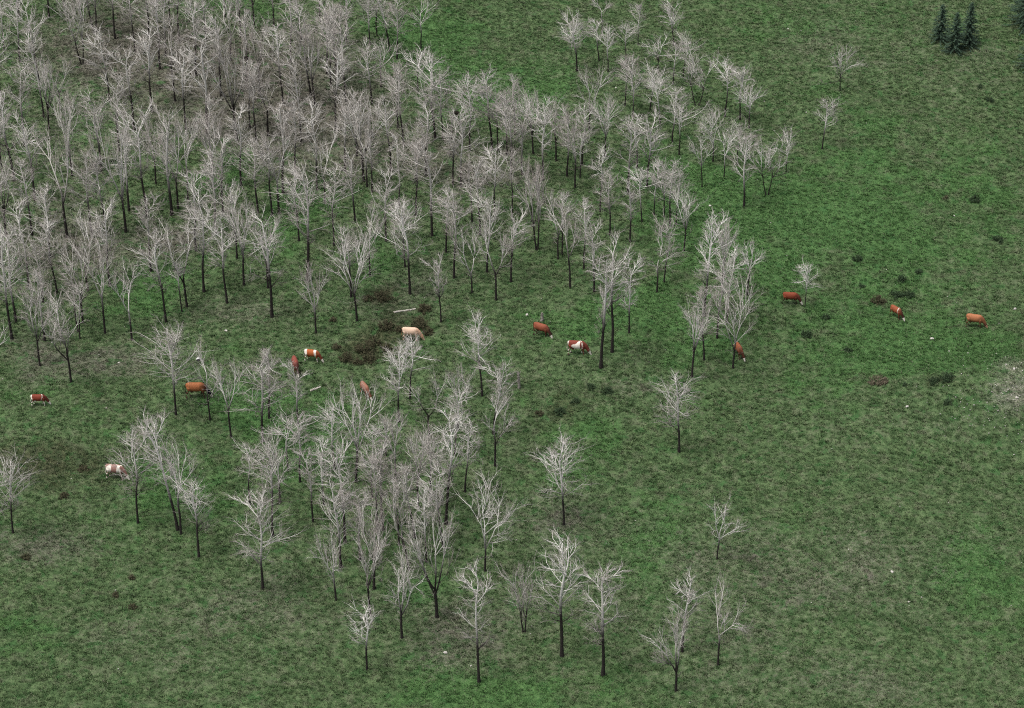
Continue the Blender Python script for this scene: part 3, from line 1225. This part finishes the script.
def paint(me, base, dark, white, head, scheme, seed):
    """coat colours in patches: scheme holds face, legs, belly, rump, shoulder, patch amount, darker neck, painted shade low on the body"""
    hc, hd, hside = head
    n = len(me.vertices)
    col = np.ones((n, 4), np.float32)
    for i, v in enumerate(me.vertices):
        p = v.co
        c = Vector(base)
        w = mnoise.noise((p.x * 2.2 + seed * 7.1, p.y * 2.2, p.z * 2.2 + seed))
        w2 = mnoise.noise((p.x * 1.5 - seed * 3.3, p.y * 1.6 + 9, p.z * 1.6 + seed * 2))
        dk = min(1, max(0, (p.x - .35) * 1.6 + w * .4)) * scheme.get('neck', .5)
        dk = max(dk, min(1, max(0, (.86 - p.z) * 3.2)) * scheme.get('lowdark', .4))  # dark legs, and belly and lower-side shade painted into the coat
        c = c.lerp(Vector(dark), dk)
        hl = (p - hc).dot(hd)
        wh = False
        if p.x > .8 and hl > scheme.get('face', .05) + w * .04:
            wh = True
        if scheme.get('legs') and p.z < scheme['legs'] + w * .15 and p.x < .95:
            wh = True
        if scheme.get('belly') and p.z < .68 + w * .1 and abs(p.x) < .6:
            wh = True
        if scheme.get('rump') and p.x < -.80 + scheme['rump'] + w * .12 and p.z > .55:
            wh = True
        if scheme.get('shoulder') and abs(p.x - .40 - w * .15) < scheme['shoulder'] and p.z > .7:
            wh = True
        if scheme.get('patch') and w2 > .55 - scheme['patch'] and p.x < .75:
            wh = not wh
        if wh:
            c = Vector(white)
        col[i, :3] = c
    at = me.attributes.new('coat', 'FLOAT_COLOR', 'POINT')
    at.data.foreach_set('color', col.ravel())


def coloured(me, c):
    at = me.attributes.new('coat', 'FLOAT_COLOR', 'POINT')
    at.data.foreach_set('color', np.tile(np.array((*c, 1), np.float32), len(me.vertices)))
    return me


def bm_mesh(name, bm):
    me = bpy.data.meshes.new(name)
    bm.to_mesh(me)
    bm.free()
    for p in me.polygons:
        p.use_smooth = True
    return me


def cow(px, py, heading, size, base, dark, scheme, label, turn=0.0, stride=.2, white=WHITE, name='cow', cat='cow', horns=False):
    b = ground(px, py)
    seed = int(px)
    b = b - np.array((math.cos(R(heading)), math.sin(R(heading)), 0)) * .24 * size
    b[2] = float(height(b[0], b[1]))
    root = empty(name, b, R(heading))
    root.scale = (size * 1.08, size * 1.10, size * 1.20)
    tag(root, label, cat, 'grazing cattle')
    me, head = cow_body(turn, stride)
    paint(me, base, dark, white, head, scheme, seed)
    link('body', me, M_COAT, root)
    hc, hd, hs_ = head
    up = hd.cross(hs_)
    if up.z < 0:
        up = -up
    poll = hc - hd * .06 + up * .10
    for sg in (-1, 1):
        bm = bmesh.new()
        a = poll + hs_ * sg * .09
        loft(bm, [(a, .02, .035, hs_ * sg), (a + hs_ * sg * .08 - up * .01, .025, .065, hs_ * sg), (a + hs_ * sg * .16 - up * .03, .02, .05, hs_ * sg), (a + hs_ * sg * .21 - up * .045, .006, .012, hs_ * sg)], 8)
        link('ear', coloured(bm_mesh('ear', bm), dark), M_COAT, root)
    if horns:
        for sg in (-1, 1):
            bm = bmesh.new()
            a = poll - hd * .05 + hs_ * sg * .07 + up * .02
            loft(bm, [(a, .024, .024, hs_ * sg + up * .3), (a + hs_ * sg * .08 + up * .04, .018, .018, hs_ * sg + up * .8), (a + hs_ * sg * .11 + up * .12, .006, .006, up)], 8)
            link('horn', bm_mesh('horn', bm), M_HORN, root)
    bm = bmesh.new()
    loft(bm, [((-.78, 0, 1.20), .035, .04, (-1, 0, .1)), ((-.86, .0, 1.16), .03, .03, (-.5, 0, -1)), ((-.89, .01, .95), .022, .022, (0, 0, -1)), ((-.88, .02, .68), .018, .018, (0, 0, -1)),
              ((-.88, .02, .58), .04, .04, (0, 0, -1)), ((-.87, .03, .45), .035, .035, (0, 0, -1)), ((-.87, .03, .36), .008, .008, (0, 0, -1))], 8)
    link('tail', coloured(bm_mesh('tail', bm), white if scheme.get('rump') else dark), M_COAT, root)
    for fx, fy in ((.585 + stride * .52, -.17), (.585 - stride * .52, .17), (-.635 - stride * .44, -.18), (-.635 + stride * .44, .18)):
        bm = bmesh.new()
        loft(bm, [((fx, fy, .065), .055, .068, (0, 0, -1)), ((fx + .01, fy, .03), .066, .085, (0, 0, -1)), ((fx + .015, fy, -.015), .070, .092, (0, 0, -1))], 10)
        link('hoof', bm_mesh('hoof', bm), M_HOOF, root)
    return root


RED, DRED, ORANGE, BROWN = (.215, .050, .020), (.036, .013, .010), (.32, .115, .045), (.27, .075, .028)
DK = (.028, .012, .011)
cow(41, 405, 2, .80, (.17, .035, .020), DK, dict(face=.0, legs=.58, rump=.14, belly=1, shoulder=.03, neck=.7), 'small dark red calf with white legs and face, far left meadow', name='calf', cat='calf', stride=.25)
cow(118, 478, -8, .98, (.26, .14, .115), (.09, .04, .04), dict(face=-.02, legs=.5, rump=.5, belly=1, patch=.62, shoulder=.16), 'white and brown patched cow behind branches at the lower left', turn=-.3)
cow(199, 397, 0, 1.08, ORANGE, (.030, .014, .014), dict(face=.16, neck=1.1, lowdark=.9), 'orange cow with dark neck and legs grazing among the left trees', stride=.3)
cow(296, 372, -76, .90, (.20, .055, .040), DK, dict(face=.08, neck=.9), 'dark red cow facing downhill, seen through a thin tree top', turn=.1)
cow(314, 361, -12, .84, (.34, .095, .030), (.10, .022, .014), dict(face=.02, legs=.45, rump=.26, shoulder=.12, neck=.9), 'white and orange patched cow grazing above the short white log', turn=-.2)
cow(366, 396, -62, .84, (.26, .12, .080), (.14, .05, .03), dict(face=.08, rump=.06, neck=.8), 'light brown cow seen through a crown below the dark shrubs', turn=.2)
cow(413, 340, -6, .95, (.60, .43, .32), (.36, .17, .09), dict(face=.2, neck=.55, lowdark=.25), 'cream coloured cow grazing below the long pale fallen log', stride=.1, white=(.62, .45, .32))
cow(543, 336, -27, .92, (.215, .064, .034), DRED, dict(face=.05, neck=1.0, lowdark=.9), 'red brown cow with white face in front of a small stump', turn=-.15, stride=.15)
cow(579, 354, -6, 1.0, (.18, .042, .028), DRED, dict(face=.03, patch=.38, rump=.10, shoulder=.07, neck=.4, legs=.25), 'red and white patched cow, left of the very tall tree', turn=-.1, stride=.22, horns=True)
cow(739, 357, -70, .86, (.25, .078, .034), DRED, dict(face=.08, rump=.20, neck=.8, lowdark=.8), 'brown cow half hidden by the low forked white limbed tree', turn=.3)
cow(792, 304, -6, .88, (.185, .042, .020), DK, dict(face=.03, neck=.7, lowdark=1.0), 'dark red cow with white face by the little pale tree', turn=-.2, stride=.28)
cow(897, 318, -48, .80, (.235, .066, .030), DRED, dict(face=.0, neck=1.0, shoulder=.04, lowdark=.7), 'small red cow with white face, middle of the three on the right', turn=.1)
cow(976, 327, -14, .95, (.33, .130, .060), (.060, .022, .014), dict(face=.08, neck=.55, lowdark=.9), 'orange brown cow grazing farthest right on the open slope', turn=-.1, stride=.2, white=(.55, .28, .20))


# ------------------------------------------------------------------ spruces
def spruce(px, py, h_px, w_px, label):
    b = ground(px, py)
    H, Wd = up_metres(b, h_px), px_metres(b, w_px)
    rg = np.random.default_rng(int(px * 3 + py))
    root = empty('spruce_tree', b)
    tag(root, label, 'tree', 'dark spruces at the upper right')
    T = stem_line(rg, H, 8, .003)[None]
    T[:, 0, 2] -= .2
    v, t, _ = skin(T, np.linspace(.09 + H * .008, .012, 8)[None], 7, False)
    link('trunk', mesh_np('trunk', v, t, None, True), M_SPRUCE_BARK, root)
    V, Tr, Va = [], [], []
    nb = int(26 * H / 5.5) * 6
    for i in range(nb):
        u = (i + rg.random()) / nb
        z = H * (.05 + .93 * u)
        L = Wd / 2 * (1 - u) ** .85 * rg.uniform(.7, 1.12) + .10
        az = i * 2.399 + rg.normal() * .3
        d = np.array((math.cos(az), math.sin(az)))
        drop = -.20 - .25 * (1 - u)
        ns = max(4, int(L * 12))
        for k in range(ns):
            s = (k + rg.random() * .8) / ns
            c = np.array((d[0] * L * s, d[1] * L * s, z + L * s * drop + .28 * L * s * s))
            va = rg.random()
            for q in range(3):
                ang = az + rg.choice([-1, 1]) * rg.uniform(.3, 1.0)
                ln = rg.uniform(.14, .28) * (1.15 - .5 * s)
                e = c + np.array((math.cos(ang) * ln, math.sin(ang) * ln, rg.uniform(-.12, .03)))
                w = np.array((-math.sin(ang), math.cos(ang), rg.uniform(-.5, .5))) * .062
                n = len(V)
                V += [c - w, c + w, e]
                Tr.append((n, n + 1, n + 2))
                Va += [va, va, min(1, va + .25)]
    link('crown', mesh_np('crown', np.array(V), np.array(Tr), {'vary': np.array(Va)}), M_SPRUCE, root)


spruce(940, 40, 36, 25, 'dark young spruce on the left of the upper right trio')
spruce(954, 52, 40, 27, 'dark young spruce in front, middle of the upper right trio')
spruce(968, 45, 43, 27, 'tallest dark young spruce, right of the upper right trio')
spruce(1027, 25, 64, 50, 'large dark spruce cut off by the upper right corner')
spruce(1036, 66, 56, 44, 'dark spruce just inside the right edge below the corner spruce')


# ------------------------------------------------------------------ shrubs
def shrub(px, py, w_px, h_fac, mat, label, group):
    b = ground(px, py)
    Wd = px_metres(b, w_px)
    Hh = Wd * h_fac * .95 + .08
    rg = np.random.default_rng(int(px * 5 + py * 3))
    root = empty('shrub', b)
    tag(root, label, 'shrub', group)
    ns = int(np.clip(18 * Wd, 10, 50))
    st = np.zeros((ns, 4, 3))
    az = rg.random(ns) * 6.28
    rad = Wd / 2 * np.sqrt(rg.random(ns))
    for k in range(4):
        s = k / 3
        st[:, k, 0] = np.cos(az) * rad * (.35 + .65 * s ** .7)
        st[:, k, 1] = np.sin(az) * rad * (.35 + .65 * s ** .7)
        st[:, k, 2] = s * Hh * (1.05 - .75 * (rad / (Wd / 2)) ** 2) * rg.uniform(.75, 1.1, ns) - .03
    v, t, _ = skin(st, np.tile(np.array((.016, .012, .008, .004)), (ns, 1)), 3, True)
    link('stems', mesh_np('stems', v, t), M_SHRUB_STEM, root)
    nl = int(np.clip(520 * Wd * Wd, 160, 1800))
    i = rg.integers(0, ns, nl)
    s = rg.random(nl) ** .6 * 2.99
    k0 = s.astype(int)
    fr = (s - k0)[:, None]
    c = st[i, k0] * (1 - fr) + st[i, np.minimum(k0 + 1, 3)] * fr + rg.normal(size=(nl, 3)) * .07
    c[:, 2] = np.maximum(c[:, 2], .02)
    d = unit(rg.normal(size=(nl, 3)) + np.array((0, 0, .4)))
    w = unit(np.cross(d, rg.normal(size=(nl, 3)))) * .032
    e = c + d * rg.uniform(.07, .15, nl)[:, None]
    V = np.stack([c - w, c + w, e], 1).reshape(-1, 3)
    va = np.repeat(np.clip(rg.random(nl) * .7 + .3 * (c[:, 2] / max(Hh, .1)), 0, 1), 3)
    link('leaves', mesh_np('leaves', V, np.arange(nl * 3).reshape(-1, 3), {'vary': va}), mat, root)


GB, GG = 'brown shrubs around the cream cow', 'low dark shrubs on the right slope'
for a in [(346, 360, 15, .6, 'brown rounded shrub, lower left of the shrub clump'), (358, 364, 11, .6, 'small reddish brown shrub, lowest of the shrub clump'),
          (365, 352, 22, .6, 'largest brown shrub in the middle of the shrub clump'), (369, 361, 15, .55, 'brown shrub at the lower right of the shrub clump'),
          (374, 345, 15, .6, 'brown shrub at the upper right of the shrub clump'), (386, 328, 18, .5, 'dark shrub left of the cream cow'),
          (382, 299, 22, .45, 'low dark brown shrub under the broad tree above the log'), (368, 300, 12, .45, 'small brown shrub beside a broad tree trunk'),
          (424, 311, 17, .45, 'brown shrub at the right end of the long fallen log'), (420, 326, 20, .55, 'reddish brown shrub right behind the cream cow'),
          (428, 333, 13, .5, 'small brown shrub before the cream cow head'), (399, 331, 11, .5, 'small brown shrub at the cream cow tail'),
          (336, 349, 11, .5, 'small brown shrub left of the shrub clump'), (333, 321, 9, .5, 'small brown shrub near the small white forked tree'),
          (386, 349, 13, .45, 'low brown shrub right of the shrub clump')]:
    shrub(*a[:4], M_SHRUB_BROWN, a[4], GB)
for a in [(857, 260, 11, .55, 'dark green shrub above the two right hand cows, leftmost of three'), (902, 281, 12, .55, 'dark green round shrub above the small red cow'),
          (919, 273, 9, .45, 'little green shrub right of the round dark shrub'), (895, 296, 14, .35, 'low green shrub beside the brown shrub, above the small red cow'),
          (908, 296, 14, .35, 'low green shrub directly above the small red cow'), (826, 319, 10, .45, 'small dark shrub right of the dark red cow'),
          (806, 336, 13, .6, 'dark twiggy shrub below the dark red cow'), (975, 201, 11, .6, 'dark green round shrub high on the right slope'),
          (998, 241, 13, .35, 'low dark green shrub near the right edge'), (934, 383, 15, .35, 'long low dark shrub at the foot of the stony knoll, left half'),
          (947, 380, 18, .4, 'long low dark shrub at the foot of the stony knoll, right half'), (948, 404, 10, .6, 'small dark round shrub on the stony knoll side'),
          (905, 386, 7, .5, 'tiny dark shrub left of the stony knoll'), (848, 351, 10, .35, 'small low green shrub on the middle right slope'),
          (862, 287, 7, .45, 'tiny dark shrub above the brown low shrub'), (981, 88, 7, .7, 'tiny dark upright shrub below the spruces'),
          (989, 101, 9, .5, 'small dark shrub below the tiny upright one'), (560, 413, 14, .35, 'low dark olive shrub below the two middle cows'),
          (607, 392, 14, .3, 'low dark shrub below the very tall tree'), (590, 388, 12, .3, 'low dark shrub just left below the very tall tree'), (575, 402, 11, .3, 'low olive shrub between the dark ones below the middle cows')]:
    shrub(*a[:4], M_SHRUB_GREEN, a[4], GG)
for a in [(878, 302, 16, .5, M_SHRUB_BROWN, 'reddish brown shrub left above the small red cow'), (946, 199, 6, .6, M_SHRUB_BROWN, 'tiny reddish shrub high on the right slope'),
          (878, 383, 22, .3, M_SHRUB_TAN, 'pale tan low shrub on the slope left of the knoll'), (133, 608, 10, .5, M_SHRUB_BROWN, 'brown round shrub on the lower left meadow'),
          (131, 579, 9, .45, M_SHRUB_BROWN, 'small brown shrub above the round one, lower left meadow'), (116, 596, 10, .4, M_SHRUB_BROWN, 'low brown shrub left of the round one, lower left meadow'),
          (26, 558, 11, .4, M_SHRUB_BROWN, 'low brown shrub below the twin stemmed edge tree'), (63, 497, 12, .35, M_SHRUB_BROWN, 'low brownish shrub right of the twin stemmed edge tree'),
          (84, 470, 13, .3, M_SHRUB_BROWN, 'low brown shrub left of the pale patched cow'), (539, 414, 10, .35, M_SHRUB_BROWN, 'low brown shrub below the red brown cow')]:
    shrub(a[0], a[1], a[2], a[3], a[4], a[5], 'scattered single shrubs')


# ------------------------------------------------------------------ logs, stumps, stones, nests
def log(x0, y0, x1, y1, r, label):
    a, b = ground(x0, y0), ground(x1, y1)
    a[2] += r * .8
    b[2] += r * .8
    mid = (a + b) / 2
    root = empty('fallen_log', mid - np.array((0, 0, r * .8)))
    tag(root, label, 'log', 'pale fallen logs')
    rg = np.random.default_rng(int(x0))
    K = 9
    P = (a + (b - a) * np.linspace(0, 1, K)[:, None]) - (mid - np.array((0, 0, r * .8)))
    P[1:-1] += rg.normal(size=(K - 2, 3)) * r * .18
    Rd = np.linspace(r * 1.1, r * .8, K) * rg.uniform(.92, 1.08, K)
    v, t, _ = skin(P[None], Rd[None], 10, False)
    link('bark', mesh_np('bark', v, t, None, True), M_LOG, root)
    for e, nb_, rr_ in ((P[0], P[1], Rd[0]), (P[-1], P[-2], Rd[-1])):
        d = unit(e - nb_)
        v, t, _ = skin(np.stack([e - d * .03, e + d * .012, e + d * .013])[None], np.array((rr_ * .97, rr_ * .97, .001))[None], 10, True)
        link('sawn_end', mesh_np('sawn_end', v, t), M_LOG_END, root)
    Bq, _, _ = grow(rg, P[None], 3, .2, .9, r * 3.0, (R(50), R(80)), .0, 3)
    v, t, _ = skin(Bq, np.tile(np.array((r * .3, r * .2, r * .1)), (3, 1)), 5, True)
    link('branch_stub', mesh_np('branch_stub', v, t), M_LOG, root)


log(394, 313, 415.5, 309.5, .10, 'long thin pale fallen log lying above the cream cow')
log(310.5, 391.5, 320.5, 387.5, .11, 'short white fallen log lying below the white and orange cow')


def stump(px, py, h_px, r, label):
    b = ground(px, py)
    H = up_metres(b, h_px)
    rg = np.random.default_rng(int(px))
    root = empty('dead_stump', b)
    tag(root, label, 'stump', 'dead stumps')
    T = stem_line(rg, H, 7, .03)[None]
    T[:, 0, 2] -= .15
    Rd = np.linspace(r * 1.3, r * .7, 7)
    v, t, _ = skin(T, Rd[None], 9, True)
    v += rg.normal(size=v.shape) * r * .10
    link('trunk', mesh_np('trunk', v, t, None, True), M_STUMP, root)
    B, _, _ = grow(rg, T, 4, .4, .95, H * .3, (R(35), R(70)), .1, 4)
    v, t, _ = skin(B, np.tile(np.array((r * .35, r * .28, r * .2, .01)), (4, 1)), 5, True)
    link('broken_branches', mesh_np('broken_branches', v, t), M_STUMP, root)


stump(519, 388, 17, .13, 'short broken grey snag standing right of the grove top')
stump(542, 321, 9, .16, 'small grey stump just behind the red brown cow')


def stone_mesh(seed, sx, sy, sz):
    bm = bmesh.new()
    bmesh.ops.create_icosphere(bm, subdivisions=2, radius=1)
    for v in bm.verts:
        n_ = mnoise.noise(v.co * 1.3 + Vector((seed, 0, 0)))
        v.co *= 1 + .35 * n_
        v.co.x *= sx
        v.co.y *= sy
        v.co.z *= sz
    me = bpy.data.meshes.new('stone')
    bm.to_mesh(me)
    bm.free()
    return me


for i, (x, y, s, lab) in enumerate([(445.5, 653, .17, 'bright white stone left of the lowest middle tree'), (471, 666, .10, 'small white stone beside the lowest middle tree foot'),
                                    (892, 572, .15, 'bright white stone on the lower right meadow'), (909, 602, .11, 'small pale stone below the bright white one, lower right'),
                                    (527, 315, .17, 'flat pale stone left of the small stump'), (226, 331, .15, 'pale stone on open grass above the orange cow'),
                                    (119, 363, .12, 'small white stone below the wood, upper left'), (616, 88, .12, 'pale stone above the middle rows'),
                                    (710, 206, .15, 'pale stone right of the middle rows'), (907, 407, .16, 'pale stone at the foot of the stony knoll'),
                                    (1014, 369, .15, 'white stone on top of the stony knoll'), (1017, 398, .16, 'pale stone low on the stony knoll'),
                                    (788, 29, .12, 'pale stone high on the upper right slope'), (954, 216, .12, 'white stone on the right slope below the round shrub'),
                                    (932, 339, .17, 'flat pale stone between the two right hand cows'), (1015, 309, .16, 'flat pale stone near the right edge'),
                                    (232, 437, .0, '')]):
    if s:
        o = link('stone', stone_mesh(i * 3.7, s * 1.2, s * .8, s * .6), M_STONE, None, ground(x, y) + np.array((0, 0, s * .3)))
        o.rotation_euler = (0, 0, i * 1.1)
        tag(o, lab, 'stone', 'single pale stones on the grass')
o = link('boulder', stone_mesh(8.1, .24, .22, .26), M_STONE_PIED, None, ground(198.5, 360.5) + np.array((0, 0, .14)))
tag(o, 'small black and white stone on the grass above the orange cow', 'stone')

# countless pale pebbles and flower heads
rg = np.random.default_rng(77)
V, T, off = [], [], 0
sm = stone_mesh(2.2, 1, 1, .7)
sv = np.array([v.co for v in bpy.data.meshes['stone'].vertices]) if False else None
ico = bmesh.new()
bmesh.ops.create_icosphere(ico, subdivisions=1, radius=1)
iv = np.array([v.co[:] for v in ico.verts])
it = np.array([[v.index for v in f.verts] for f in ico.faces])
ico.free()
bpy.data.meshes.remove(sm)
for i in range(480):
    if i < 230:
        x, y = rg.uniform(0, 1024), rg.uniform(0, 708)
        s = rg.uniform(.025, .065) if rg.random() < .9 else rg.uniform(.07, .10)
    else:
        x, y = rg.normal(1005, 30), rg.normal(394, 22)
        s = rg.uniform(.02, .085)
    if not (-40 < x < 1070 and -30 < y < 730):
        continue
    p = ground(x, y)
    q = iv * s * rg.uniform(.6, 1.3, 3) * (1 + rg.normal(size=(len(iv), 1)) * .12)
    q[:, 2] = q[:, 2] * .7
    V.append(q + p + np.array((0, 0, .05 + s * .4)))
    T.append(it + off)
    off += len(iv)
tag(link('pebbles', mesh_np('pebbles', np.concatenate(V), np.concatenate(T)), M_STONE), 'tiny pale pebbles scattered over the grass and the stony knoll', 'pebbles', kind='stuff')


def nest(px, py, tx, ty, r, label):
    b = ground(tx, ty)
    z = up_metres(b, ty - py)
    c = b + np.array((px_metres(b, px - tx), 0, z))
    rg = np.random.default_rng(int(px))
    n = 260
    az, el = rg.random(n) * 6.28, rg.uniform(-1.3, .25, n)
    ctr = np.stack([np.cos(az) * np.cos(el), np.sin(az) * np.cos(el), np.sin(el) * .8], -1) * r * rg.uniform(.55, 1, n)[:, None]
    d = unit(np.cross(ctr, rg.normal(size=(n, 3)))) * r * rg.uniform(.35, .8, n)[:, None]
    P = np.stack([ctr - d, ctr + d * .1, ctr + d], 1)
    v, t, _ = skin(P, np.tile(np.array((.016, .014, .006)), (n, 1)), 3, True)
    tag(link('bird_nest', mesh_np('bird_nest', v, t), M_NEST, None, c), label, 'nest', 'bird nests')


nest(247.5, 58, 247, 82, .34, 'dark round bird nest in the slim tree of the upper left wood')
nest(457.5, 112.5, 461, 187, .26, 'small dark bird nest high in a middle wood crown')
